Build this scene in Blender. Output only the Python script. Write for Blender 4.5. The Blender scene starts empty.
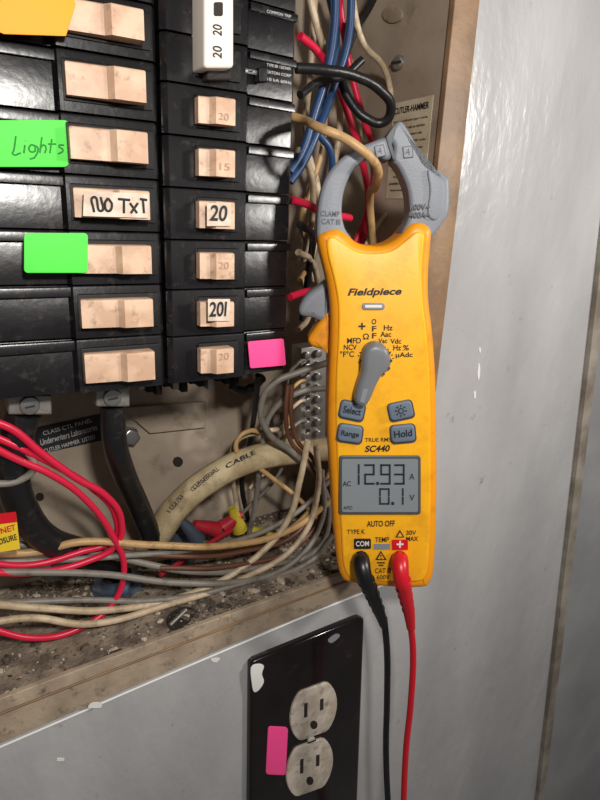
import bpy, bmesh, math, random
from mathutils import Vector, Matrix
random.seed(4)
sc=bpy.context.scene
try:
    sc.view_settings.view_transform='Standard'
except Exception: pass
F=600.0; D0=0.28; CAMZ=1.5
def nz(v): v=Vector(v); v.normalize(); return v
cD=nz((-80,2000,600)); cX=Vector((1050,-138,600)); cX=nz(cX-cD*cX.dot(cD)); cN=cX.cross(cD)
CAM=Vector((0,-D0,CAMZ))
def c2w(c): c=Vector(c); return Vector((c.dot(cX),c.dot(cN),-c.dot(cD)))
def ray(px,py): return c2w(((px-300)/F,(py-400)/F,1.0))
def P(px,py,y=0.0):
    r=ray(px,py); return CAM+r*((y+D0)/r.y)
# ---------- meter frame
mv=nz((0.02,0.96,0.275)); mu=Vector((1,-0.02,0.0)); mu=nz(mu-mv*mu.dot(mv)); mn=mu.cross(mv)
MU=c2w(mu); MV=c2w(mv); MN=c2w(mn)      # right, down, into
M0=CAM+ray(385,400)*0.317
def M(px,py,h=0.0):
    r=ray(px,py); o=M0-MN*h
    return CAM+r*((o-CAM).dot(MN)/r.dot(MN))
def lin(c):
    return tuple(((v/255)/12.92 if v/255<=0.04045 else ((v/255+0.055)/1.055)**2.4) for v in c)
# ---------- materials
def mat(name,rgb,rough=0.5,metal=0.0,rgb2=None,nscale=40,bump=0.0,bscale=200,lo=0.4,hi=0.6,spec=0.5,stretch=None,dirt=None,dscale=25,dlo=0.5,dhi=0.75,bstretch=None,bdist=0.001):
    m=bpy.data.materials.new(name); m.use_nodes=True; nt=m.node_tree; b=nt.nodes['Principled BSDF']
    b.inputs['Base Color'].default_value=(*lin(rgb),1); b.inputs['Roughness'].default_value=rough
    b.inputs['Metallic'].default_value=metal
    b.inputs['Specular IOR Level'].default_value=spec
    tc=nt.nodes.new('ShaderNodeTexCoord'); src=tc.outputs['Object']; raw=src
    if stretch:
        mp=nt.nodes.new('ShaderNodeMapping'); mp.inputs['Scale'].default_value=stretch
        nt.links.new(src,mp.inputs['Vector']); src=mp.outputs['Vector']
    col=None
    if rgb2:
        n=nt.nodes.new('ShaderNodeTexNoise'); n.inputs['Scale'].default_value=nscale; n.inputs['Detail'].default_value=6
        nt.links.new(src,n.inputs['Vector'])
        r=nt.nodes.new('ShaderNodeValToRGB'); r.color_ramp.elements[0].position=lo; r.color_ramp.elements[1].position=hi
        r.color_ramp.elements[0].color=(*lin(rgb),1); r.color_ramp.elements[1].color=(*lin(rgb2),1)
        nt.links.new(n.outputs['Fac'],r.inputs['Fac']); nt.links.new(r.outputs['Color'],b.inputs['Base Color']); col=r.outputs['Color']
    if dirt:
        n=nt.nodes.new('ShaderNodeTexNoise'); n.inputs['Scale'].default_value=dscale; n.inputs['Detail'].default_value=10; n.inputs['Roughness'].default_value=0.7
        nt.links.new(raw,n.inputs['Vector'])
        mr=nt.nodes.new('ShaderNodeMapRange'); mr.inputs['From Min'].default_value=dlo; mr.inputs['From Max'].default_value=dhi
        nt.links.new(n.outputs['Fac'],mr.inputs['Value'])
        mx=nt.nodes.new('ShaderNodeMix'); mx.data_type='RGBA'
        nt.links.new(mr.outputs['Result'],mx.inputs[0])
        if col: nt.links.new(col,mx.inputs[6])
        else: mx.inputs[6].default_value=(*lin(rgb),1)
        mx.inputs[7].default_value=(*lin(dirt),1)
        nt.links.new(mx.outputs[2],b.inputs['Base Color'])
    if bump:
        n2=nt.nodes.new('ShaderNodeTexNoise'); n2.inputs['Scale'].default_value=bscale; n2.inputs['Detail'].default_value=4
        bs_=raw
        if bstretch:
            mp2=nt.nodes.new('ShaderNodeMapping'); mp2.inputs['Scale'].default_value=bstretch
            nt.links.new(raw,mp2.inputs['Vector']); bs_=mp2.outputs['Vector']
        nt.links.new(bs_,n2.inputs['Vector'])
        bp=nt.nodes.new('ShaderNodeBump'); bp.inputs['Strength'].default_value=bump; bp.inputs['Distance'].default_value=bdist
        nt.links.new(n2.outputs['Fac'],bp.inputs['Height']); nt.links.new(bp.outputs['Normal'],b.inputs['Normal'])
    return m
m_wall=mat('wall_paint',(180,179,179),0.27,0,(160,159,160),14,0.8,48,0.35,0.65,stretch=(1,1,0.35),dirt=(134,127,118),dscale=60,dlo=0.62,dhi=0.73,bstretch=(1,1,0.45),bdist=0.0025)
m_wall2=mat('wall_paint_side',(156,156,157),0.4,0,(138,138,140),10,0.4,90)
m_trimp=mat('trim_paint',(158,150,138),0.45,0,(120,110,98),30,0.5,120)
m_chip=mat('paint_chip',(225,224,220),0.6)
m_box=mat('box_enamel',(170,155,138),0.45,0,(146,131,115),18,0.25,90,dirt=(110,98,86),dscale=45,dlo=0.55,dhi=0.75)
m_boxd=mat('box_dusty',(150,135,118),0.85,0,(96,84,73),60,1.0,350,0.38,0.64,dirt=(70,60,52),dscale=160,dlo=0.52,dhi=0.7)
m_rim=mat('rim_enamel',(140,110,80),0.5,0,(118,92,68),40,0.3,200)
m_lip=mat('lip_enamel',(176,158,136),0.5,0,(144,127,108),35,0.5,200,dirt=(88,76,64),dscale=120,dlo=0.54,dhi=0.70)
m_blk=mat('breaker_black',(17,16,18),0.27,0,(25,23,25),60,0.08,300,dirt=(84,75,68),dscale=150,dlo=0.57,dhi=0.84)
m_blk2=mat('breaker_black_rough',(18,17,18),0.5,spec=0.25,dirt=(70,62,56),dscale=200,dlo=0.56,dhi=0.84)
m_tan=mat('handle_tan',(216,182,154),0.5,0,(194,158,131),90,0.2,300,dirt=(132,102,80),dscale=200,dlo=0.55,dhi=0.74)
m_tand=mat('handle_numeral',(176,141,116),0.6)  # darker tan for the rating numerals on the handles
m_wht=mat('white_plastic',(228,218,206),0.5)
m_lbl=mat('handwritten_label',(222,205,188),0.6,0,(200,178,158),150)
m_gr=mat('green_sticker',(80,222,70),0.6); m_or=mat('orange_sticker',(255,160,22),0.6); m_pk=mat('pink_sticker',(248,74,145),0.6)
m_ink=mat('ink',(22,22,25),0.6); m_gink=mat('green_ink',(35,130,50),0.6)
m_ltx=mat('light_print',(190,190,190),0.6)
m_yel=mat('meter_yellow',(247,178,26),0.42,bump=0.05,bscale=900,dirt=(216,146,24),dscale=60,dlo=0.5,dhi=0.78); m_amb=mat('meter_amber',(234,150,14),0.42,dirt=(190,116,14),dscale=90,dlo=.54,dhi=.78)
m_gry=mat('meter_gray',(126,130,138),0.5,bump=0.15,bscale=1200); m_gry2=mat('meter_gray_dark',(62,65,72),0.5)
m_knob=mat('knob_gray',(112,114,118),0.4); m_btn=mat('button_gray',(98,112,128),0.55)
m_lcd=mat('lcd_glass',(128,134,138),0.2); m_bez=mat('lcd_bezel',(74,78,80),0.4); m_seg=mat('lcd_segment',(26,30,52),0.5)
m_red=mat('red_rubber',(200,22,36),0.35); m_blkr=mat('black_rubber',(18,18,20),0.35)
m_rw=mat('red_wire_pvc',(208,30,64),0.35,dirt=(150,60,66),dscale=120,dlo=.58,dhi=.8); m_dr=mat('dark_red_pvc',(176,32,50),0.4,dirt=(110,50,50),dscale=120,dlo=.5,dhi=.7)
m_bw=mat('blue_wire_pvc',(34,62,100),0.35); m_gw=mat('gray_wire_pvc',(128,122,113),0.45,dirt=(84,76,68),dscale=120,dlo=.5,dhi=.75)
m_ww=mat('white_wire_pvc',(200,181,152),0.45,0,(176,155,126),80,dirt=(118,102,84),dscale=150,dlo=.5,dhi=.76); m_tw=mat('tan_wire_pvc',(186,150,102),0.45,dirt=(110,86,60),dscale=150,dlo=.52,dhi=.78)
m_brw=mat('brown_wire_pvc',(100,62,46),0.45); m_bk=mat('black_cable',(22,22,24),0.38,bump=0.2,bscale=300,dirt=(70,64,58),dscale=120,dlo=.55,dhi=.85)
m_romex=mat('sheath',(206,188,148),0.6,0,(176,156,118),60,0.3,300,dirt=(125,106,82),dscale=90,dlo=.52,dhi=.78)
m_met=mat('bright_metal',(180,180,180),0.3,0.9); m_zinc=mat('zinc',(112,126,146),0.4,0.7)
m_alu=mat('aluminium',(160,157,150),0.45,0.8)
m_plate=mat('plate_black',(18,13,13),0.16,0,(26,19,19),30,dirt=(66,56,52),dscale=60,dlo=.62,dhi=.85)
m_ivory=mat('receptacle_ivory',(204,193,178),0.4,0,(182,169,153),100,dirt=(112,100,88),dscale=140,dlo=.53,dhi=.73)
m_slot=mat('slot_dark',(40,33,30),0.8)
m_paper=mat('paper_label',(196,184,156),0.7,0,(178,164,136),60)
m_yl=mat('yellow_label',(225,190,40),0.6); m_dirt=mat('debris',(98,86,75),0.95,0,(58,50,43),300); m_dirt2=mat('debris_light',(178,166,148),0.9)
m_wn=mat('wirenut_yellow',(190,170,50),0.5,dirt=(120,100,50),dscale=120,dlo=.5,dhi=.7)
# ---------- mesh helpers
def fin(me,name,mats,parent=None,smooth=True,ang=35):
    for m in mats: me.materials.append(m)
    if smooth:
        for p in me.polygons: p.use_smooth=True
        me.set_sharp_from_angle(angle=math.radians(ang))
    o=bpy.data.objects.new(name,me); sc.collection.objects.link(o)
    if parent is not None:
        o.parent=parent; o.matrix_parent_inverse=Matrix.Translation(-parent.location)
    return o
def root(name,loc):
    e=bpy.data.objects.new(name,None); e.location=loc; e.empty_display_size=0.01; sc.collection.objects.link(e); return e
def rp(name,pts,nrm,thick,bev,m,parent=None,seg=4):
    nrm=nrm.normalized(); n=len(pts)
    A=Vector((0,0,0))
    for i in range(n): A+= (pts[i]-pts[0]).cross(pts[(i+1)%n]-pts[0])
    sgn=1 if A.dot(nrm)>0 else -1
    ins=[]
    for i in range(n):
        t1=(pts[i]-pts[i-1]).normalized(); t2=(pts[(i+1)%n]-pts[i]).normalized()
        n1=nrm.cross(t1)*sgn; n2=nrm.cross(t2)*sgn
        b=(n1+n2)
        if b.length<1e-6: b=n1.copy()
        b.normalize(); k=max(0.5,b.dot(n1)); ins.append(b/k)
    layers=[]
    if bev>0:
        for s in range(seg+1):
            a=math.pi/2*s/seg
            layers.append((bev*(1-math.sin(a)),bev*(1-math.cos(a))))
    else: layers.append((0,0))
    layers.append((0,thick))
    bm=bmesh.new(); rows=[]
    for (i_,d_) in layers:
        rows.append([bm.verts.new(pts[j]+ins[j]*i_+nrm*d_) for j in range(n)])
    caps=[bm.faces.new(rows[0]),bm.faces.new(rows[-1])]
    for a,b in zip(rows[:-1],rows[1:]):
        for j in range(n):
            k=(j+1)%n
            try: bm.faces.new((a[j],a[k],b[k],b[j]))
            except ValueError: pass
    bmesh.ops.recalc_face_normals(bm,faces=bm.faces)
    if n>8: bmesh.ops.triangulate(bm,faces=caps,ngon_method='EAR_CLIP')
    me=bpy.data.meshes.new(name); bm.to_mesh(me); bm.free()
    return fin(me,name,[m],parent)
def smooth(pts,k=5,closed=True):
    out=[]; n=len(pts)
    for i in range(n if closed else n-1):
        p0=pts[(i-1)%n] if closed or i>0 else pts[0]; p1=pts[i]; p2=pts[(i+1)%n]; p3=pts[(i+2)%n] if closed or i+2<n else pts[-1]
        for j in range(k):
            t=j/k
            out.append(tuple(0.5*((2*p1[a])+(-p0[a]+p2[a])*t+(2*p0[a]-5*p1[a]+4*p2[a]-p3[a])*t*t+(-p0[a]+3*p1[a]-3*p2[a]+p3[a])*t**3) for a in range(len(p1))))
    if not closed: out.append(tuple(pts[-1]))
    return out
def rrect(x0,y0,x1,y1,r,seg=4):
    o=[]
    for cx,cy,a0 in((x1-r,y0+r,-90),(x1-r,y1-r,0),(x0+r,y1-r,90),(x0+r,y0+r,180)):
        for s in range(seg+1):
            a=math.radians(a0+90*s/seg); o.append((cx+r*math.cos(a),cy+r*math.sin(a)))
    return o
def circ(cx,cy,rx,ry=None,n=28):
    ry=ry or rx; return [(cx+rx*math.cos(2*math.pi*i/n),cy+ry*math.sin(2*math.pi*i/n)) for i in range(n)]
def rot2(pts,cx,cy,deg):
    a=math.radians(deg); return [(cx+(x-cx)*math.cos(a)-(y-cy)*math.sin(a),cy+(x-cx)*math.sin(a)+(y-cy)*math.cos(a)) for x,y in pts]
YV=Vector((0,1,0))
def wp(name,px,y,thick,bev,m,parent=None): return rp(name,[P(a,b,y) for a,b in px],YV,thick,bev,m,parent)
def mp_(name,px,h,thick,bev,m,parent=None): return rp(name,[M(a,b,h) for a,b in px],MN,thick,bev,m,parent)
def quadmesh(name,quads,m,parent=None):
    me=bpy.data.meshes.new(name); vs=[];fs=[]
    for q in quads:
        fs.append(tuple(range(len(vs),len(vs)+len(q)))); vs+= [tuple(v) for v in q]
    me.from_pydata(vs,[],fs); return fin(me,name,[m],parent,False)
def box(name,x0,x1,y0,y1,z0,z1,bev,m,parent=None):
    pts=[Vector((x0,y0,z0)),Vector((x1,y0,z0)),Vector((x1,y0,z1)),Vector((x0,y0,z1))]
    return rp(name,pts,YV,y1-y0,bev,m,parent,3)
def text(body,C,right,up,W,H,m,parent,shear=0,bold=0,name='lettering'):
    cu=bpy.data.curves.new(name,'FONT'); cu.body=body; cu.align_x='CENTER'; cu.align_y='CENTER'; cu.size=0.01
    cu.shear=shear; cu.offset=bold*0.0001; cu.extrude=0.00004
    cu.materials.append(m)
    o=bpy.data.objects.new(name,cu); sc.collection.objects.link(o)
    bpy.context.view_layer.update(); d=o.dimensions
    sx=W/max(d.x,1e-6); sy=H/max(d.y,1e-6)
    right=right.normalized(); up=up.normalized(); n=right.cross(up)
    mt=Matrix.Identity(4)
    for i in range(3): mt[i][0]=right[i]*sx; mt[i][1]=up[i]*sy; mt[i][2]=n[i]; mt[i][3]=C[i]
    if parent is not None:
        o.parent=parent; o.matrix_parent_inverse=Matrix.Translation(-parent.location)
    o.matrix_basis=mt
    return o
def mt_(body,cx,cy,w,h,m,par,H=0.0,shear=0,bold=0,rot=0):
    a=math.radians(rot); ux=(math.cos(a),math.sin(a)); vx=(math.sin(a),-math.cos(a))
    W=(M(cx+ux[0]*w/2,cy+ux[1]*w/2,H)-M(cx-ux[0]*w/2,cy-ux[1]*w/2,H)).length
    hh=(M(cx+vx[0]*h/2,cy+vx[1]*h/2,H)-M(cx-vx[0]*h/2,cy-vx[1]*h/2,H)).length
    R=MU*ux[0]+MV*ux[1]; U=MU*vx[0]+MV*vx[1]
    return text(body,M(cx,cy,H),R,U,W,hh,m,par,shear,bold)
def wt_(body,cx,cy,w,h,m,par,y,rot=0,bold=0,shear=0):
    a=math.radians(rot); R=Vector((math.cos(a),0,-math.sin(a))); U=Vector((math.sin(a),0,math.cos(a)))
    W=w; hh=h
    s=(P(cx+1,cy,y)-P(cx,cy,y)).length; s2=(P(cx,cy+1,y)-P(cx,cy,y)).length
    if abs(math.sin(a))>0.7: s,s2=s2,s
    return text(body,P(cx,cy,y),R,U,W*s,hh*s2,m,par,shear,bold)
def curve(name,pts,r,m,parent=None,radii=None):
    cu=bpy.data.curves.new(name,'CURVE'); cu.dimensions='3D'; cu.bevel_depth=r; cu.bevel_resolution=4; cu.resolution_u=10; cu.use_fill_caps=True
    s=cu.splines.new('BEZIER'); s.bezier_points.add(len(pts)-1)
    for i,p in enumerate(pts):
        b=s.bezier_points[i]; b.co=p; b.handle_left_type=b.handle_right_type='AUTO'
        if radii: b.radius=radii[i]
    cu.materials.append(m); o=bpy.data.objects.new(name,cu); sc.collection.objects.link(o)
    if parent is not None:
        o.parent=parent; o.matrix_parent_inverse=Matrix.Translation(-parent.location)
    return o
def cyl(name,c,axis,r,h,m,parent=None,n=24,bev=0.0):
    axis=axis.normalized(); a=axis.orthogonal().normalized(); b=axis.cross(a)
    pts=[c+a*r*math.cos(2*math.pi*i/n)+b*r*math.sin(2*math.pi*i/n) for i in range(n)]
    return rp(name,pts,axis,h,bev,m,parent,3)

# ---------- room shell
DEP=0.10
in_tr=(482,-260); in_br=(398,556); in_bl=(-170,764); in_tl=(-170,-260)
def V(x,y,z): return Vector((x,y,z))
oTL,oTR,oBR,oBL=[P(*p,0) for p in (in_tl,in_tr,in_br,in_bl)]
edgeT=P(628,-20); edgeB=P(533,815)
d=(edgeT-edgeB); edgeT2=edgeB+d*1.6; edgeB2=edgeB-d*0.5
ZT=edgeT2.z; ZB=edgeB2.z; XL=oTL.x-0.15
wTL=V(XL,0,ZT); wBL=V(XL,0,ZB)
quadmesh('wall_back',[[wTL,edgeT2,oTR,oTL],[edgeT2,edgeB2,oBR,oTR],[edgeB2,wBL,oBL,oBR],[wBL,wTL,oTL,oBL]],m_wall)
def off(p,dx,dy): return p+V(dx,dy,0)
quadmesh('trim_1',[[edgeT2,off(edgeT2,0,-0.004),off(edgeB2,0,-0.004),edgeB2],
 [off(edgeT2,0,-0.004),off(edgeT2,0.010,-0.004),off(edgeB2,0.010,-0.004),off(edgeB2,0,-0.004)],
 [off(edgeT2,0.010,-0.004),off(edgeT2,0.010,0.02),off(edgeB2,0.010,0.02),off(edgeB2,0.010,-0.004)]],m_trimp)
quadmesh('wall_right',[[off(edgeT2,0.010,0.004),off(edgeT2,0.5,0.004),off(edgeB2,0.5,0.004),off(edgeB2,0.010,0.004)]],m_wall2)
chips=root('peeling_paint',P(480,380))
for (cx,cy,rx_,ry_) in [(479,372,1.6,9),(475,395,1.2,5),(480,350,1,4),(95,706,9,3.5),(300,612,4,2),(60,760,5,2),(215,660,6,2.5)]:
    o=[(cx+rx_*random.uniform(.6,1.1)*math.cos(a*0.63),cy+ry_*random.uniform(.6,1.1)*math.sin(a*0.63)) for a in range(10)]
    wp('chip',o,-0.0035 if cx in(95,) else -0.0004,0.0005,0,m_chip,chips)

# ---------- panel box
bx=root('electrical_panel_box',P(200,300,DEP))
bTL,bTR,bBR,bBL=[p+V(0,DEP,0) for p in (oTL,oTR,oBR,oBL)]
quadmesh('back',[[bTL,bTR,bBR,bBL]],m_box,bx)
quadmesh('side_right',[[oTR,oBR,bBR,bTR]],m_box,bx)
quadmesh('side_left',[[oTL,oBL,bBL,bTL]],m_box,bx)
quadmesh('box_top',[[oTL,oTR,bTR,bTL]],m_box,bx)
quadmesh('box_bottom',[[oBL,oBR,bBR,bBL]],m_boxd,bx)
wp('rim_right',[(455+28,-260),(480+28,-260),(480,0),(455,231),(414,578),(398,560),(431,231),(455,0)],-0.0015,0.0035,0.0005,m_rim,bx)
wp('rim_bottom',[(-170,768),(0,699),(200,625),(350,571),(398,556),(412,574),(365,590),(200,658),(0,744),(-170,818)],-0.0015,0.003,0.0006,m_lip,bx)
curve('paint_bead',[P(-170,820,-0.0012),P(0,747,-0.0012),P(200,661,-0.0012),P(365,592,-0.0012),P(412,575,-0.001)],0.0007,m_chip,bx)
curve('lip_fold',[P(-170,784,-0.002),P(0,714,-0.002),P(200,637,-0.002),P(350,580,-0.002)],0.0007,m_rim,bx)
FLN=(oBR-oBL).cross(V(0,1,0)).normalized()
if FLN.z<0: FLN=-FLN
def floorz(p): return (p-oBL).dot(FLN)
def F_(px,py,dz=0.0006):
    r=ray(px,py); t=(oBL-CAM).dot(FLN)/r.dot(FLN); p=CAM+r*t
    return p+V(0,0,dz)
def wire(name,pts,r,m,parent=None):
    out=[]
    for q in pts:
        p=P(*q)
        if q[2]>0.002:
            hgt=floorz(p)
            if hgt<r+0.0008: p=p+FLN*(r+0.0008-hgt)
        out.append(p)
    return curve(name,out,r,m,parent)
FN=-FLN
rp('slot',[F_(a,b,0.0004) for a,b in smooth([(166,622),(172,612),(186,607),(194,612),(190,622),(174,632)],3)],FN,0.0003,0,m_slot,bx)
curve('slot_pin',[F_(170,628,0.002),F_(186,614,0.003)],0.0012,m_alu,bx)
wp('back_rib',[(120,408),(206,402),(206,428),(150,434)],DEP-0.004,0.004,0.001,m_box,bx)
wp('hole',circ(178,462,5,5),DEP-0.0006,0.0006,0,m_slot,bx)
wp('hole',circ(40,497,4,4),DEP-0.0006,0.0006,0,m_slot,bx)
cyl('screw_head',P(132,438,DEP-0.008),YV,0.006,0.008,m_met,bx,6,0.001)
SN=(oBR-oTR).cross(YV).normalized()
if SN.x<0: SN=-SN
def S(px,py,inn=0.0):
    o=oTR-SN*inn
    r=ray(px,py); t=(o-CAM).dot(SN)/r.dot(SN); return CAM+r*t
cyl('side_screw',S(396,62,0.003),SN,0.0042,0.003,m_alu,bx,20,0.001)
rp('side_screw_slot',[S(a,b,0.0032) for a,b in [(391,62),(401,60),(401,63),(391,65)]],SN,0.0003,0,m_slot,bx)
rp('side_knockout',[S(a,b,0.0012) for a,b in circ(392,14,10,9)],SN,0.001,0.0003,m_lip,bx)
lab=root('rating_label',S(410,140))
lc=S(408,150,0.0006); eV=(oTR-oBR).normalized(); eY=-YV
lw,lh=0.036,0.056
rp('paper',[lc-eY*lw/2+eV*lh/2,lc+eY*lw/2+eV*lh/2,lc+eY*lw/2-eV*lh/2,lc-eY*lw/2-eV*lh/2],SN,0.0005,0,m_paper,lab)
text('CUTLER-HAMMER',lc+eV*0.023-SN*0.0004,eY,eV,0.031,0.0036,m_ink,lab,bold=1)
for k in range(11):
    text(['breaker enclosure type 1 series','suitable for use as service','listed circuit breakers only','catalog no. 120/240 volts'][k%4],lc+eV*(0.017-k*0.004)-SN*0.0004,eY,eV,0.031-0.004*(k%3),0.0016,m_slot,lab)

# ---------- circuit breakers
YB=-0.004
def Zat(y,x,yy): return P(x,y,yy).z
Lb=[-64,-2,57,118,177,231,284,336,389]
Rb=[-60,-8,42,90,140,190,240,288,333,378]
LX=P(-120,262,YB).x; MX0=P(161,262,YB).x; MX1=P(165,262,YB).x; RX=P(297,262,YB).x
def profprism(name,prof,z0,z1,m,par,bev=0.0006):
    pts=[V(x,y,z1) for x,y in prof]
    return rp(name,pts,V(0,0,-1),z1-z0,bev,m,par,2)
def breaker(side,i,ya,yb,xr):
    z1=Zat(ya,xr,YB)-0.0003; z0=Zat(yb,xr,YB)+0.0003
    e=root('circuit_breaker',V((LX+MX0)/2 if side=='L' else (MX1+RX)/2,0.02,(z0+z1)/2))
    h=z1-z0; X=lambda px,y: P(px,262,y).x
    if side=='L':
        prof=[(LX,0.012),(X(-60,.012),0.012),(X(-40,0),YB+0.002),(X(66,YB),YB+0.001),(X(70,YB),YB-0.0025),(X(157,YB),YB-0.0025),(MX0,YB),(MX0,0.055),(LX,0.055)]
        hx0,hx1=80,153
    else:
        prof=[(MX1,YB),(X(170,YB),YB-0.002),(X(243,YB),YB-0.002),(X(247,YB),YB+0.0015),(X(290,YB),YB+0.0035),(RX,0.006),(RX,0.055),(MX1,0.055)]
        hx0,hx1=203,236
    profprism('body',prof,z0,z1,m_blk,e,0.0011)
    if side=='L':
        profprism('ledge',[(X(-40,0),YB-0.001),(X(70,YB),YB-0.001),(X(70,YB),YB+0.004),(X(-40,0),YB+0.004)],z1-0.2*h,z1-0.02*h,m_blk,e,0.0009)
    else:
        profprism('ledge',[(X(247,YB),YB-0.0008),(X(292,YB),YB+0.002),(X(292,YB),YB+0.006),(X(247,YB),YB+0.004)],z1-0.2*h,z1-0.03*h,m_blk,e,0.0008)
    yE=YB-0.0036
    ex0,ex1=X(hx0-5,yE),X(hx1+4 if side=='L' else hx1+3,yE)
    profprism('escutcheon',[(ex0,yE),(ex1,yE),(ex1,YB+0.002),(ex0,YB+0.002)],z0+0.17*h,z1-0.15*h,m_blk2,e,0.0009)
    return e,z0,z1,h,X,hx0,hx1
def handle(e,z0,z1,h,X,hx0,hx1,m,side):
    yH=YB-0.0115
    a,b=X(hx0,yH),X(hx1,yH); w=b-a; zc=(z0+z1)/2; hh=h*0.27
    y1=YB-0.003
    if side=='L':
        prof=[(a,yH+0.0042),(a+w*0.5,yH+0.0028),(a+w*0.57,yH),(b-w*.02,yH),(b,yH+0.002),(b,y1),(a,y1)]
    else:
        prof=[(a,yH+0.0040),(a+w*0.28,yH+0.003),(a+w*0.4,yH),(b-w*0.05,yH),(b,yH+0.002),(b,y1),(a,y1)]
    rp('handle',[V(x,y,zc+hh) for x,y in prof],V(0,0,-1),hh*2,0.0009,m,e,3)
brL=[]
for i in range(8):
    br=breaker('L',i,Lb[i],Lb[i+1],115); brL.append(br)
    e,z0,z1,h,X,a,b=br; handle(e,z0,z1,h,X,a,b,m_tan,'L')
brR=[]
for i in range(9):
    br=breaker('R',i,Rb[i],Rb[i+1],222); brR.append(br)
    e,z0,z1,h,X,a,b=br
    if i>=3: handle(e,z0,z1,h,X,a,b,m_tan,'R')
e=brR[1][0]
wp('tied_handle',rrect(204,-30,234,68,4),-0.019,0.014,0.0012,m_wht,e)
wp('handle_foot',rrect(207,66,232,80,2),-0.0125,0.008,0.001,m_slot,e)
wt_('20',218,52,12,9,m_ink,e,-0.0193,rot=-90,bold=1)
wp('tie_slot',rrect(214,2,223,16,2),-0.0193,0.0006,0,m_slot,e)
wt_('20',218,30,11,9,m_ink,e,-0.0193,rot=-90,bold=1)
wt_('TEST',253,72,5,17,m_ltx,brR[2][0],-0.0066,rot=90)
for k,tt in enumerate(['COMMON TRIP','TYPE BR 120/240V','EATON CORP','10 kA 60Hz']):
    wt_(tt,279,14+k*7 if k<1 else 60+k*7,24,3,m_ltx,brR[1 if k<1 else 2][0],-0.0045)
wp('test_button',rrect(259,67,268,82,1.5),-0.0085,0.004,0.0006,m_blk2,brR[2][0])
def sticker(name,px,y,m,par,th=0.0004): return wp(name,px,y,th,0,m,par)
def scribble(px,y,m,par,r=0.0004):
    curve('pen_stroke',[P(a,b,y) for a,b in px],r,m,par)
sticker('label',[(84,191),(149,194),(148,218),(83,216)],-0.0166,m_lbl,brL[4][0])
for st in [[(94,212),(94,197),(101,211),(101,197)],[(108,198),(105,204),(108,211),(112,205),(108,198)],[(118,199),(130,200)],[(124,200),(124,213)],[(130,203),(137,213)],[(138,203),(131,213)],[(140,199),(147,200)],[(143,200),(144,213)]]:
    scribble(st,-0.0167,m_ink,brL[4][0],0.0005)
sticker('label',[(207,203),(231,203),(231,226),(207,226)],-0.0166,m_lbl,brR[5][0])
wt_('20',218,214,18,16,m_ink,brR[5][0],-0.0169,bold=2,shear=.15)
sticker('label',[(208,299),(230,299),(230,321),(208,321)],-0.0166,m_lbl,brR[7][0])
wt_('20I',218,310,18,15,m_ink,brR[7][0],-0.0169,bold=2,shear=.1)
for (tx,px,py,bb) in [('20',224,117,brR[3]),('15',224,167,brR[4]),('20',224,266,brR[6]),('20',224,357,brR[8])]:
    wt_(tx,px,py,10,7,m_tand,bb[0],YB-0.0118)
wp('sticker_green',rrect(-14,120,69,167,5),-0.0072,0.0006,0.0002,m_gr,brL[3][0])
# handwriting "Lights"
for st in [[(16,136),(14,150),(13,154),(21,153)],[(25,145),(24,153)],[(25.6,140.5),(25.8,141)],[(36,146),(31,145),(30,151),(35,151),(36,146),(35,157),(30,159)],[(42,137),(40,153)],[(40,149),(44,145),(46,147),(45,153)],[(52,139),(50,153)],[(48,144),(56,144)],[(64,145),(59,146),(63,150),(58,154)]]:
    scribble(st,-0.0073,m_gink,brL[3][0],0.0003)
wp('sticker_green',rrect(24,233,88,273,4),-0.0128,0.0006,0.0002,m_gr,brL[5][0])
wp('sticker_orange',[(-10,-14),(70,-10),(76,4),(66,36),(4,34),(-10,28)],-0.0128,0.0006,0.0002,m_or,brL[1][0])
wp('sticker_pink',rot2(rrect(249,340,285,367,2),267,353,-5),-0.0062,0.0006,0.0002,m_pk,brR[8][0])
bus=root('bus_base',P(150,395,0.05))
zB=brL[7][1]
box('base',LX+0.02,RX-0.002,0.0555,0.085,zB-0.004,zB+0.25,0.001,m_blk2,bus)
for k in range(13):
    x=P(128+k*9,262,0.03).x
    box('tooth',x,x+0.0034,0.02,0.056,zB-0.009-(k%3)*0.002,zB-0.001,0.0004,m_blk2 if k%4 else m_alu,bus)
for (cx,cy,w) in [(30,404,22),(113,396,17)]:
    l=root('terminal_lug',P(cx,cy,0.02))
    wp('lug_body',rrect(cx-w,cy-9,cx+w,cy+11,2),0.012,0.022,0.001,m_alu,l)
    cyl('lug_screw',P(cx,cy+2,0.010),YV,0.0045,0.004,m_met,l,20,0.0008)
    wp('lug_screw_slot',[(cx-5,cy+3),(cx+5,cy+1),(cx+5,cy+3),(cx-5,cy+5)],0.0098,0.0004,0,m_slot,l)

# heavy cables
wire('service_cable',[(24,412,.02),(16,440,.022),(13,476,.028),(24,512,.035),(48,540,.042),(80,552,.05),(120,572,.07)],0.0080,m_bk)
wire('service_cable',[(113,405,.02),(114,436,.022),(123,470,.034),(138,504,.05),(151,535,.06),(160,560,.075)],0.0064,m_bk)
rc=wire('sheathed_cable',[(350,448,.045),(300,451,.048),(252,459,.05),(212,478,.052),(180,504,.058),(160,532,.064),(146,562,.075)],0.0088,m_romex)
for k,(x,y,a,s) in enumerate([(206,478,-32,'GENERAL'),(241,459,-18,'CABLE'),(176,503,-45,'12/3')]):
    wt_(s,x,y,30 if k<2 else 16,5,m_gry2,rc,0.0410+0.001*k,rot=a)
wr=lambda n,p,r,m: wire(n,p,r,m)
wr('white_wire',[(306,-20,.05),(318,30,.05),(335,80,.055),(340,125,.06),(334,165,.06),(326,200,.06),(322,250,.06)],.0021,m_ww)
wr('white_wire',[(330,-20,.06),(345,40,.065),(356,90,.07),(360,140,.075),(362,200,.08),(356,245,.08)],.002,m_ww)
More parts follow.
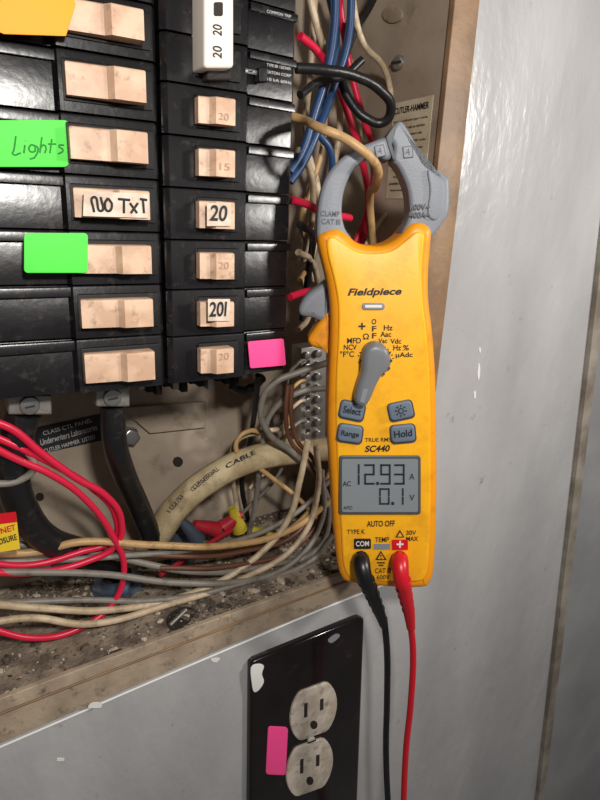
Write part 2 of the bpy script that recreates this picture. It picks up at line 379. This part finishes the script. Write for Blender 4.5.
wr('white_wire',[(316,-20,.07),(312,60,.07),(306,140,.065),(318,190,.06),(316,240,.06),(300,285,.05)],.002,m_ww)
wr('white_wire',[(298,252,.03),(312,262,.04),(318,300,.05),(310,350,.06)],.0019,m_ww)
wr('white_wire',[(298,150,.03),(310,170,.04),(312,220,.05),(304,262,.05)],.0019,m_ww)
wr('white_wire',[(350,-20,.04),(362,40,.04),(385,70,.045),(392,110,.05),(390,160,.05)],.0018,m_ww)
wr('white_wire',[(298,330,.03),(308,318,.04),(314,290,.05),(306,250,.055),(312,205,.06)],.0019,m_ww)
wr('tan_wire',[(300,280,.04),(310,255,.05),(302,225,.055),(310,190,.06),(322,150,.06),(326,100,.06)],.0018,m_tw)
wr('blue_wire',[(336,-20,.03),(334,30,.03),(326,75,.03),(314,115,.03),(303,150,.03),(290,172,.03)],.0024,m_bw)
wr('blue_wire',[(352,-20,.035),(348,40,.035),(333,90,.035),(318,130,.03),(302,165,.03),(290,182,.03)],.0023,m_bw)
wr('blue_wire',[(326,-20,.05),(336,40,.05),(322,100,.045),(318,130,.045),(330,150,.045),(332,180,.05)],.0022,m_bw)
wr('black_wire',[(296,68,.015),(325,70,.012),(355,76,.012),(380,90,.012),(391,108,.015),(384,122,.02),(366,118,.025),(352,104,.03),(342,80,.035),(350,40,.04),(372,0,.05),(380,-20,.05)],.0027,m_bk)
wr('black_wire',[(300,95,.02),(318,82,.025),(345,75,.03),(362,60,.03)],.0022,m_bk)
wr('black_wire',[(300,225,.02),(312,236,.03),(310,262,.04),(302,320,.05)],.0022,m_bk)
curve('tan_wire',[P(290,116,.012),P(303,120,.004),M(322,129,0.002),M(342,137,0.004),M(358,147,0.005),M(371,158,0.003),M(378,170,-0.004),M(376,184,-0.018),P(370,200,.02),P(372,230,.03),P(374,250,.035)],.0022,m_tw)
wr('red_wire',[(300,36,.03),(318,52,.035),(336,82,.04),(350,120,.045),(362,160,.05),(368,200,.055),(362,245,.06)],.0022,m_rw)
wr('red_wire',[(338,-20,.045),(342,20,.05),(352,75,.05),(364,120,.05),(376,160,.055),(366,215,.06),(352,250,.06)],.002,m_rw)
wr('red_wire',[(292,200,.012),(306,204,.015),(322,212,.02),(350,218,.03)],.0022,m_rw)
wr('red_wire',[(290,297,.012),(305,292,.015),(325,288,.02),(350,280,.03)],.0021,m_rw)
wr('gray_wire',[(398,-20,.045),(412,18,.045),(418,55,.045),(414,100,.05),(402,130,.05),(395,170,.055)],.0013,m_gw)
wr('gray_wire',[(366,246,.04),(378,225,.045),(392,208,.045),(404,192,.045),(416,160,.05)],.0017,m_ww)
# neutral bus
nb=root('neutral_bus_bar',P(312,400,.05))
wp('bar',[(301,348),(327,344),(326,440),(300,446)],.045,.012,.001,m_alu,nb)
for k in range(8):
    cyl('bus_screw',P(308,356+k*11.5,.042),YV,.0026,.004,m_met,nb,14,.0005)
    cyl('bus_screw',P(319,354+k*11.5,.042),YV,.0026,.004,m_met,nb,14,.0005)
    wp('bus_hole',circ(308,361.5+k*11.5,2.4,1.6,10),.0447,.0004,0,m_slot,nb)
for k in range(4):
    y0=360+k*20
    wr('white_wire',[(306,y0,.044),(298,y0+3,.04),(288-k,y0+18,.045),(290-3*k,y0+50,.055),(262-6*k,y0+80+4*k,.07)],.0012,[m_gw,m_tw,m_ww][k%3])
# lower wires
wr('gray_wire',[(330,362,.02),(300,372,.025),(272,385,.03),(261,408,.035),(268,432,.035),(292,452,.035),(318,478,.036),(329,515,.034),(318,548,.03),(270,565,.03),(200,572,.034),(110,556,.04),(50,545,.045),(-20,548,.05)],.0021,m_gw)
wr('gray_wire',[(330,388,.03),(300,392,.035),(272,412,.045),(262,450,.05),(256,500,.06),(248,540,.07)],.0019,m_gw)
wr('gray_wire',[(333,535,.02),(310,562,.022),(250,582,.024),(180,583,.028),(100,574,.032),(-20,572,.036)],.0020,m_gw)
wr('white_wire',[(308,440,.03),(300,480,.03),(288,520,.03),(250,562,.03),(195,592,.03),(110,610,.03),(40,608,.03),(-20,603,.03)],.0021,m_ww)
wr('white_wire',[(316,445,.03),(318,490,.03),(300,540,.026),(240,580,.026),(170,604,.026),(90,624,.026),(30,618,.026),(-20,624,.026)],.0020,m_ww)
wr('gray_wire',[(322,470,.03),(322,520,.028),(296,560,.024),(236,590,.024),(160,600,.03),(80,600,.035),(-20,604,.04)],.0018,m_gw)
wr('white_wire',[(290,428,.05),(262,432,.055),(238,440,.06),(232,465,.065),(236,500,.07),(240,530,.075)],.0018,m_ww)
wr('tan_wire',[(275,440,.05),(246,432,.05),(236,448,.05),(262,470,.045),(300,500,.04),(318,520,.04)],.0016,m_tw)
wr('tan_wire',[(332,500,.03),(290,530,.03),(230,545,.03),(150,545,.03),(80,542,.035),(35,552,.04),(-20,553,.04)],.0022,m_tw)
wr('tan_wire',[(330,470,.04),(312,508,.04),(270,540,.045),(200,552,.05),(140,562,.06),(110,572,.07)],.0018,m_tw)
wr('gray_wire',[(330,480,.035),(306,505,.035),(262,532,.035),(200,548,.035),(120,556,.035),(60,560,.04),(-20,562,.045)],.0018,m_gw)
wr('brown_wire',[(288,385,.03),(286,410,.03),(290,440,.035),(308,462,.035),(318,490,.035),(300,530,.035),(240,552,.034),(170,556,.034),(100,548,.04)],.0015,m_brw)
wr('brown_wire',[(292,385,.03),(291,410,.03),(297,440,.035),(315,462,.035),(324,500,.033),(302,542,.030),(230,566,.030),(160,568,.035)],.0015,m_brw)
wr('black_wire',[(258,375,.03),(256,400,.04),(250,440,.06),(242,480,.07),(248,520,.08)],.0018,m_bk)
wr('black_wire',[(232,385,.05),(240,390,.05),(250,388,.05),(262,378,.04)],.0030,m_bk)
wr('red_wire',[(-20,418,.01),(10,428,.012),(40,452,.015),(76,478,.02),(106,496,.025),(121,520,.03),(116,545,.033),(85,562,.035),(40,572,.035),(-20,572,.035)],.0019,m_rw)
wr('red_wire',[(-20,430,.014),(20,448,.016),(60,468,.02),(92,488,.026),(115,515,.032),(112,540,.036),(80,552,.037),(30,565,.038),(-20,562,.038)],.0018,m_rw)
wr('red_wire',[(-20,440,.01),(14,458,.014),(50,474,.018),(84,498,.024),(112,535,.03),(124,570,.033),(112,604,.033),(80,628,.03),(40,638,.03),(-20,626,.03)],.0018,m_rw)
wr('red_wire',[(160,575,.04),(190,556,.05),(215,540,.06),(232,530,.065)],.0016,m_dr)
wr('gray_wire',[(-20,436,.02),(20,448,.018),(34,466,.018),(20,480,.02),(-20,484,.02)],.0018,m_gw)
# fittings
lk=root('conduit_locknut',F_(120,588))
for (cx,cy,rr,mm) in [(118,587,0.015,m_zinc),(182,552,0.015,m_zinc),(60,566,0.016,m_alu)]:
    c=F_(cx,cy,0.0)
    bmx=bmesh.new(); n=32; ri=rr*0.7
    vs=[]
    for j in range(n):
        a=2*math.pi*j/n; ro=rr*(1.08 if j%4<2 else 0.98)
        vs.append([bmx.verts.new(c+V(r_*math.cos(a),r_*math.sin(a),z_)) for r_,z_ in ((ri,0),(ro,0),(ro,.004),(ri,.004),(ri,.009),(ri*0.88,.009),(ri*0.88,0))])
    for j in range(n):
        for k in range(7):
            bmx.faces.new((vs[j][k],vs[(j+1)%n][k],vs[(j+1)%n][(k+1)%7],vs[j][(k+1)%7]))
    bmesh.ops.recalc_face_normals(bmx,faces=bmx.faces)
    me=bpy.data.meshes.new('nut'); bmx.to_mesh(me); bmx.free(); fin(me,'nut_ring',[mm],lk)
for (pts,mm) in [([(232,508),(236,519),(240,530)],m_wn),([(250,530),(262,533),(272,536)],m_wn),([(194,524),(206,527),(218,530)],m_dr),([(242,514),(232,521),(222,528)],m_dr),([(180,520),(190,530),(198,540)],m_zinc)]:
    curve('wire_connector',[P(a,b,.07) for a,b in pts],.0058,mm,None,[0.5,0.8,1.0])
ul=root('certification_label',P(70,435,DEP))
wp('label',[(34,428),(100,414),(104,440),(36,455)],DEP-0.0006,0.0005,0,m_ink,ul)
wt_('Underwriters Laboratories',69,435,58,6,m_ltx,ul,DEP-0.0008,rot=-9,shear=0.2)
wt_('CLASS CTL PANEL',68,427,50,4,m_ltx,ul,DEP-0.0008,rot=-9)
wt_('CUTLER HAMMER  LISTED',70,444,52,4,m_ltx,ul,DEP-0.0008,rot=-9)
wl=root('warning_label',P(5,530,.02))
wp('yellow',[(-26,517),(16,512),(20,549),(-24,556)],.020,.0006,0,m_yl,wl)
wp('red_band',[(-26,517),(16,512),(17,522),(-26,527)],.0194,.0006,0,m_red,wl)
wt_('CABINET',-1,532,34,6,m_red,wl,.0192,bold=1,rot=-6); wt_('ENCLOSURE',0,542,34,6,m_ink,wl,.0192,bold=1,rot=-6)

# debris
bm=bmesh.new()
fa=P(-60,722,0.003); fb=P(385,563,0.003)
fa=fa-FLN*floorz(fa); fb=fb-FLN*floorz(fb)
cl=[(random.random(),random.random()) for _ in range(14)]
for i in range(2600):
    if random.random()<.6:
        c=random.choice(cl); u=min(1,max(0,c[0]+random.gauss(0,.05))); v=min(1,max(0,c[1]+random.gauss(0,.12)))
    else: u=random.random(); v=random.random()
    p=fa.lerp(fb,u)+V(0,(DEP-0.006)*v,0)
    s=random.uniform(.0003,.0009) if random.random()<.92 else random.uniform(.0012,.0030)
    mt=Matrix.Translation(p+FLN*(s*0.3))@Matrix.Rotation(random.uniform(0,6),4,'Z')@Matrix.Rotation(random.uniform(-.4,.4),4,'X')@Matrix.Diagonal((s*random.uniform(.7,2.2),s,s*.5,1))
    g=bmesh.ops.create_icosphere(bm,subdivisions=1,radius=1,matrix=mt)
    mi=1 if random.random()<.3 else 0
    for vv in g['verts']:
        for f in vv.link_faces: f.material_index=mi
me=bpy.data.meshes.new('debris'); bm.to_mesh(me); bm.free(); fin(me,'dust_debris',[m_dirt,m_dirt2],None,False)

# ---------- outlet
ou=root('electrical_outlet',P(310,740))
pl=[(251,665),(255,661),(360,618),(365,620),(365,626),(357,836),(352,842),(253,888),(247,884),(249,860)]
wp('cover_plate',pl,-.005,.005,.0025,m_plate,ou)
for (cx,cy) in [(314,712),(310,768)]:
    o=[]
    for k in range(36):
        a=2*math.pi*k/36; x=23.5*math.cos(a); y=30*math.sin(a); y=max(-24.5,min(24.5,y))
        o.append((cx+x,cy+y-0.36*x))
    wp('receptacle_face',o,-.0068,.003,.0008,m_ivory,ou)
    for (dx,hh) in ((-8,14),(8,11)):
        yy=cy-0.36*dx-4
        wp('slot',[(cx+dx-1.6,yy-hh/2),(cx+dx+1.6,yy-hh/2-1),(cx+dx+1.4,yy+hh/2-1),(cx+dx-1.8,yy+hh/2)],-.0071,.0006,0,m_slot,ou)
    wp('ground_hole',circ(cx,cy+13,3.6,4.2,14),-.0071,.0006,0,m_slot,ou)
cyl('plate_screw',P(312,741,-.0068),YV,.0028,.003,m_ivory,ou,20,.0005)
wp('screw_slot',[(308,742.5),(316,739.5),(316,741),(308,744)],-.007,.0004,0,m_slot,ou)
wp('sticker_pink',rot2(rrect(267,727,287,775,3),277,751,3),-.0056,.0007,.0002,m_pk,ou)
wp('paint_smear',smooth([(251,668),(258,664),(264,666),(262,674),(264,682),(259,690),(254,692),(252,684)],3),-.0054,.0005,.0001,m_chip,ou)
wp('paint_smear',smooth([(328,640),(336,634),(340,636),(332,643)],3),-.0053,.0003,0,m_gry,ou)

# ---------- clamp meter
me_=root('clamp_meter',M(385,400))
body=[(318,237),(320,252),(325,272),(330,300),(331,335),(329,380),(328,430),(331,480),(334,530),(337,562),(341,578),(350,585),(385,589),(422,590),(432,583),(436,560),(438,500),(438,440),(437,380),(434,335),(430,300),(430,270),(432,245),(432,229),(421,222),(410,225),(402,235),(390,243),(375,246),(358,243),(347,234),(338,229),(326,231)]
bs=smooth(body,4)
mp_('body',bs,0.0,0.029,0.0045,m_amb,me_)
face=[(327,240),(328,256),(334,280),(338,305),(338,340),(336,380),(336,430),(338,480),(341,530),(343,562),(348,576),(356,580),(385,582),(416,582),(425,577),(429,558),(431,500),(431,440),(430,380),(427,335),(423,300),(422,268),(424,245),(424,234),(416,232),(406,240),(392,250),(375,253),(357,251),(344,243),(334,237)]
mp_('face_shell',smooth(face,4),0.0012,0.004,0.0012,m_yel,me_)
jl=[(318,240),(317,222),(319,200),(325,179),(337,162),(354,149),(371,142),(386,137),(391,144),(393,154),(388,160),(374,156),(362,161),(351,174),(344,192),(342,212),(345,228),(352,240),(345,248),(330,250)]
jr=[(388,136),(395,124),(402,121),(410,132),(420,150),(428,163),(447,176),(450,184),(449,212),(440,228),(431,238),(420,246),(404,244),(402,234),(408,220),(410,205),(407,186),(399,168),(393,160),(394,146)]
mp_('jaw_fixed',smooth(jl,4),-0.003,0.017,0.0022,m_gry,me_)
mp_('jaw_moving',smooth(jr,4),-0.003,0.017,0.0022,m_gry,me_)
mp_('jaw_joint',[(386,137),(395,124),(397,126),(392,144),(396,160),(393,160),(388,146)],-0.0026,0.012,0.0003,m_gry2,me_)
mp_('jaw_ridge',smooth([(428,170),(440,178),(444,186),(443,208),(436,220),(428,214),(430,190)],4),-0.0018,0.003,0.0008,m_gry,me_)
for (cx,cy,r) in ((380,151,-12),(408,152,-6)):
    mp_('jaw_mark',rot2(rrect(cx-5,cy-6,cx+5,cy+6,1),cx,cy,r),-0.0024,0.0008,0.0001,m_gry2,me_)
    mp_('jaw_mark_inner',rot2(rrect(cx-4.2,cy-5.2,cx+4.2,cy+5.2,1),cx,cy,r),-0.0022,0.0008,0.0001,m_gry,me_)
    mt_('4',cx,cy,4,7,m_gry2,me_,-0.0018,rot=r)
mt_('CLAMP',330,214,19,5.5,m_gry2,me_,-0.0026,rot=3,bold=1); mt_('CAT III',331,222,19,5.5,m_gry2,me_,-0.0026,rot=3,bold=1)
mt_('600V~',420,207,20,6,m_gry2,me_,-0.0014,bold=2); mt_('400A~',420,215,20,6,m_gry2,me_,-0.0014,bold=2)
mp_('trigger',smooth([(330,282),(318,287),(306,296),(299,308),(301,316),(312,318),(330,322)],4),-0.012,0.012,0.003,m_gry,me_)
mp_('trigger_guard',smooth([(332,312),(322,320),(314,330),(308,340),(312,347),(322,350),(332,355)],4),-0.010,0.016,0.003,m_amb,me_)
T=0.0014
mt_('Fieldpiece',374,292,54,9.5,m_ink,me_,T,shear=0.25,bold=3)
mp_('sensor_window',rrect(362,303,385,310,3.2),T+0.0006,0.001,0.0003,m_gry,me_)
mp_('sensor_slit',rrect(365,305,382,307.6,1),T+0.0008,0.001,0,m_wht,me_)
mp_('knob_base',circ(376,361,15.5,15.5,36),T+0.003,0.003,0.0015,m_knob,me_)
for k in range(12):
    a=2*math.pi*k/12; mp_('knob_notch',circ(376+15*math.cos(a),361+15*math.sin(a),1.5,1.5,10),T+0.0028,0.003,0,m_gry2,me_)
kn=smooth([(367,348),(376,344),(386,348),(390,357),(387,368),(378,384),(371,400),(366,407),(359,407),(355,401),(357,388),(362,372),(363,357)],5)
mp_('knob_lever',kn,T+0.010,0.009,0.003,m_knob,me_)
mp_('knob_mark',[(363,389),(368,389),(364,403),(360,402)],T+0.0103,0.0004,0,m_gry,me_)
for (s,x,y,w,h) in [('O',374,322,4.6,5.5),('F',374,329,4.6,5.5),('F',374,336,4.6,5.5),('Hz',388,328,9,5.5),('Aac',386,334.5,11,5.5),('Vac',383,341,9,5),
    ('+',362,327,7,7),('Ω',366,337,6,6),('MFD',354,341,14,5.5),('NCV',350,347.5,13,5.5),('°F°C',347,354.5,14,6),
    ('Vdc',396,341.5,11,5),('Hz',397,348,8,5.5),('%',406,348,6,5.5),('µAdc',404,355,17,6)]:
    mt_(s,x,y,w,h,m_ink,me_,T,bold=2)
for k in range(14):
    a=math.radians(200+k*11.5); x=375.5+math.cos(a)*18; y=361.5+math.sin(a)*17
    mp_('tick',circ(x,y,0.7,0.7,8),T+0.0004,0.0004,0,m_ink,me_)
for (s,cx,cy,r) in [('Select',352,411,12),('Range',350,434,8),('*',401,411,-12),('Hold',403,434,-5)]:
    mp_('button_well',rot2(rrect(cx-13.2,cy-9.7,cx+13.2,cy+9.7,4.5),cx,cy,r),T+0.0004,0.001,0,m_gry2,me_)
    o=rot2(rrect(cx-12,cy-8.5,cx+12,cy+8.5,4),cx,cy,r)
    mp_('button',o,T+0.002,0.003,0.001,m_btn,me_)
    if s!='*': mt_(s,cx,cy,18,7,m_ink,me_,T+0.0022,bold=2,rot=r)
    else:
        mp_('sun_icon',circ(cx,cy,2.8,2.8,16),T+0.0023,0.0003,0,m_ink,me_)
        mp_('sun_icon',circ(cx,cy,1.8,1.8,16),T+0.0025,0.0003,0,m_btn,me_)
        for k in range(8):
            a=k*math.pi/4; c_,s_=math.cos(a),math.sin(a)
            mp_('sun_ray',[(cx+c_*3.8-s_*.5,cy+s_*3.8+c_*.5),(cx+c_*6-s_*.5,cy+s_*6+c_*.5),(cx+c_*6+s_*.5,cy+s_*6-c_*.5),(cx+c_*3.8+s_*.5,cy+s_*3.8-c_*.5)],T+0.0023,0.0003,0,m_ink,me_)
mt_('TRUE RMS',378,440,26,4,m_ink,me_,T,bold=1); mt_('SC440',377,449,25,6.5,m_ink,me_,T,shear=.2,bold=3)
mp_('lcd_bezel',rrect(339,456,421,515,3),T+0.0008,0.002,0.0006,m_bez,me_)
mp_('lcd_screen',rrect(342,459,418,512,2),T+0.0010,0.0006,0,m_lcd,me_)
SEG={'0':'abcdef','1':'bc','2':'abged','3':'abgcd','9':'abcdfg'}
def digit(ch,x,y,w,h,t=2.4):
    L={'a':(x,y,x+w,y+t),'d':(x,y+h-t,x+w,y+h),'g':(x,y+h/2-t/2,x+w,y+h/2+t/2),'f':(x,y,x+t,y+h/2),'b':(x+w-t,y,x+w,y+h/2),'e':(x,y+h/2,x+t,y+h),'c':(x+w-t,y+h/2,x+w,y+h)}
    for s in SEG[ch]:
        a,b,c,d_=L[s]; g=.3
        mp_('lcd_segment',[(a+g,b+g),(c-g,b+g),(c-g,d_-g),(a+g,d_-g)],T+0.0012,0.0002,0,m_seg,me_)
digit('1',352,464,8,21);digit('2',364,464,11,21);mp_('lcd_dot',rrect(376.2,482,379,485,.5),T+.0012,.0002,0,m_seg,me_)
digit('9',380,464,11,21);digit('3',394,464,11,21)
digit('0',379,488,11,17,2.2);mp_('lcd_dot',rrect(391.4,502,394.2,505,.5),T+.0012,.0002,0,m_seg,me_);digit('1',394,488,10,17,2.2)
mt_('AC',347,484,8,5,m_seg,me_,T+.0012,bold=1); mt_('A',412,477,5,6,m_seg,me_,T+.0012); mt_('V',412,498,5,6,m_seg,me_,T+.0012); mt_('APO',348,508,9,3.5,m_seg,me_,T+.0012)
mt_('AUTO OFF',381,524,28,6,m_ink,me_,T,bold=2)
mt_('TYPE K',356,532,18,4.5,m_ink,me_,T,bold=1); mt_('30V',411,533,10,4.5,m_ink,me_,T,bold=1); mt_('MAX',412,539,12,4.5,m_ink,me_,T,bold=1)
mp_('com_block',rrect(354,539,371,549,1),T+.0004,.0005,0,m_ink,me_); mt_('COM',362.5,544,13,5,m_wht,me_,T+.0006,bold=1)
mp_('plus_block',rrect(392,540,408,550,1),T+.0004,.0005,0,m_red,me_); mt_('+',400,545,7,7,m_wht,me_,T+.0006,bold=2)
mt_('TEMP',382,540,14,5,m_ink,me_,T,bold=1)
mp_('temp_socket',rrect(374,544,390,549.5,1),T+.0002,.0004,0,m_gry,me_)
mp_('warn_triangle',[(381,551),(386.5,560),(375.5,560)],T+.0002,.0004,0,m_ink,me_); mp_('warn_inner',[(381,553.4),(384.4,559),(377.6,559)],T+.0004,.0004,0,m_yel,me_)
mt_('!',381,557,1.4,4,m_ink,me_,T+.0006)
mp_('warn_triangle',[(400,530),(404.5,537.5),(395.5,537.5)],T+.0002,.0004,0,m_ink,me_); mp_('warn_inner',[(400,532.3),(402.6,536.6),(397.4,536.6)],T+.0004,.0004,0,m_yel,me_)
mt_('CAT III',383,571,16,5,m_ink,me_,T,bold=1); mt_('600V',383,577.5,13,4.5,m_ink,me_,T,bold=1)
mp_('ground_icon',rrect(377,562.5,385,563.5,.3),T+.0002,.0004,0,m_ink,me_); mp_('ground_icon',rrect(378.5,565,383.5,566,.3),T+.0002,.0004,0,m_ink,me_)
# leads
def lead(name,m,pts,end,plug):
    r=root(name,M(*pts[0]))
    curve('plug',[M(*p) for p in plug[0]],1.0,m,r,plug[1])
    curve('cord',[M(*p) for p in pts]+end,.0020,m,r)
    return r
bl=lead('test_lead',m_blkr,[(384,618,.0),(387,650,-.003),(387,700,-.006),(386,750,-.008),(390,840,-.01)],[P(395,1000,-.03),P(396,1120,-.0021),P(396,1200,-.0021)],
 ([(361,559,.0015),(361.5,561,.008),(364,575,.013),(371,592,.010),(379,611,.004),(384,625,0)],[.0044,.0048,.0045,.004,.0034,.0026]))
rl=lead('test_lead',m_red,[(410,620,.0),(413,650,-.004),(411,700,-.006),(406,750,-.008),(403,840,-.01)],[P(402,1000,-.03),P(402,1120,-.0021),P(402,1200,-.0021)],
 ([(400,559,.0015),(400,561,.008),(401,575,.013),(405,592,.010),(409,612,.004),(411,628,0)],[.0044,.0048,.0045,.004,.0034,.0026]))
for r_,m,pts in ((bl,m_blkr,[(366,580),(369,587),(372,594),(375,601),(378,608)]),(rl,m_red,[(402,580),(403.5,587),(405,594),(406.5,601),(408,608)])):
    for k,(x,y) in enumerate(pts):
        h=.0125-k*.0022; c=M(x,y,h); nx=M(x+2,y+7,h-.002)
        cyl('strain_rib',c,nx-c,.0050-.0003*k,.0012,m,r_,20,.0003)
# ---------- lights, world, camera
def area(name,loc,tgt,size,power,col=(1,1,1)):
    l=bpy.data.lights.new(name,'AREA'); l.size=size; l.energy=power; l.color=col
    o=bpy.data.objects.new(name,l); o.location=loc; o.rotation_euler=(Vector(tgt)-Vector(loc)).to_track_quat('-Z','Y').to_euler(); sc.collection.objects.link(o)
area('work_light',(0.52,-0.40,CAMZ+0.12),(0.16,0,CAMZ+0.03),0.05,2.0,(1,0.955,0.90))
area('phone_light',(0.03,-0.38,CAMZ+0.12),(0.13,0.03,CAMZ-0.03),0.035,1.7,(1,0.96,0.91))
w=bpy.data.worlds.new('world'); sc.world=w; w.use_nodes=True
w.node_tree.nodes['Background'].inputs[0].default_value=(1,0.97,0.94,1); w.node_tree.nodes['Background'].inputs[1].default_value=0.11
cd=bpy.data.cameras.new('camera'); co=bpy.data.objects.new('camera',cd); sc.collection.objects.link(co)
cd.sensor_fit='VERTICAL'; cd.sensor_height=24; cd.sensor_width=18; cd.lens=18; cd.clip_start=0.01
rx=c2w((1,0,0)); ux=c2w((0,-1,0)); bk=c2w((0,0,-1))
mw=Matrix.Identity(4)
for i in range(3): mw[i][0]=rx[i]; mw[i][1]=ux[i]; mw[i][2]=bk[i]; mw[i][3]=CAM[i]
co.matrix_world=mw
sc.camera=co
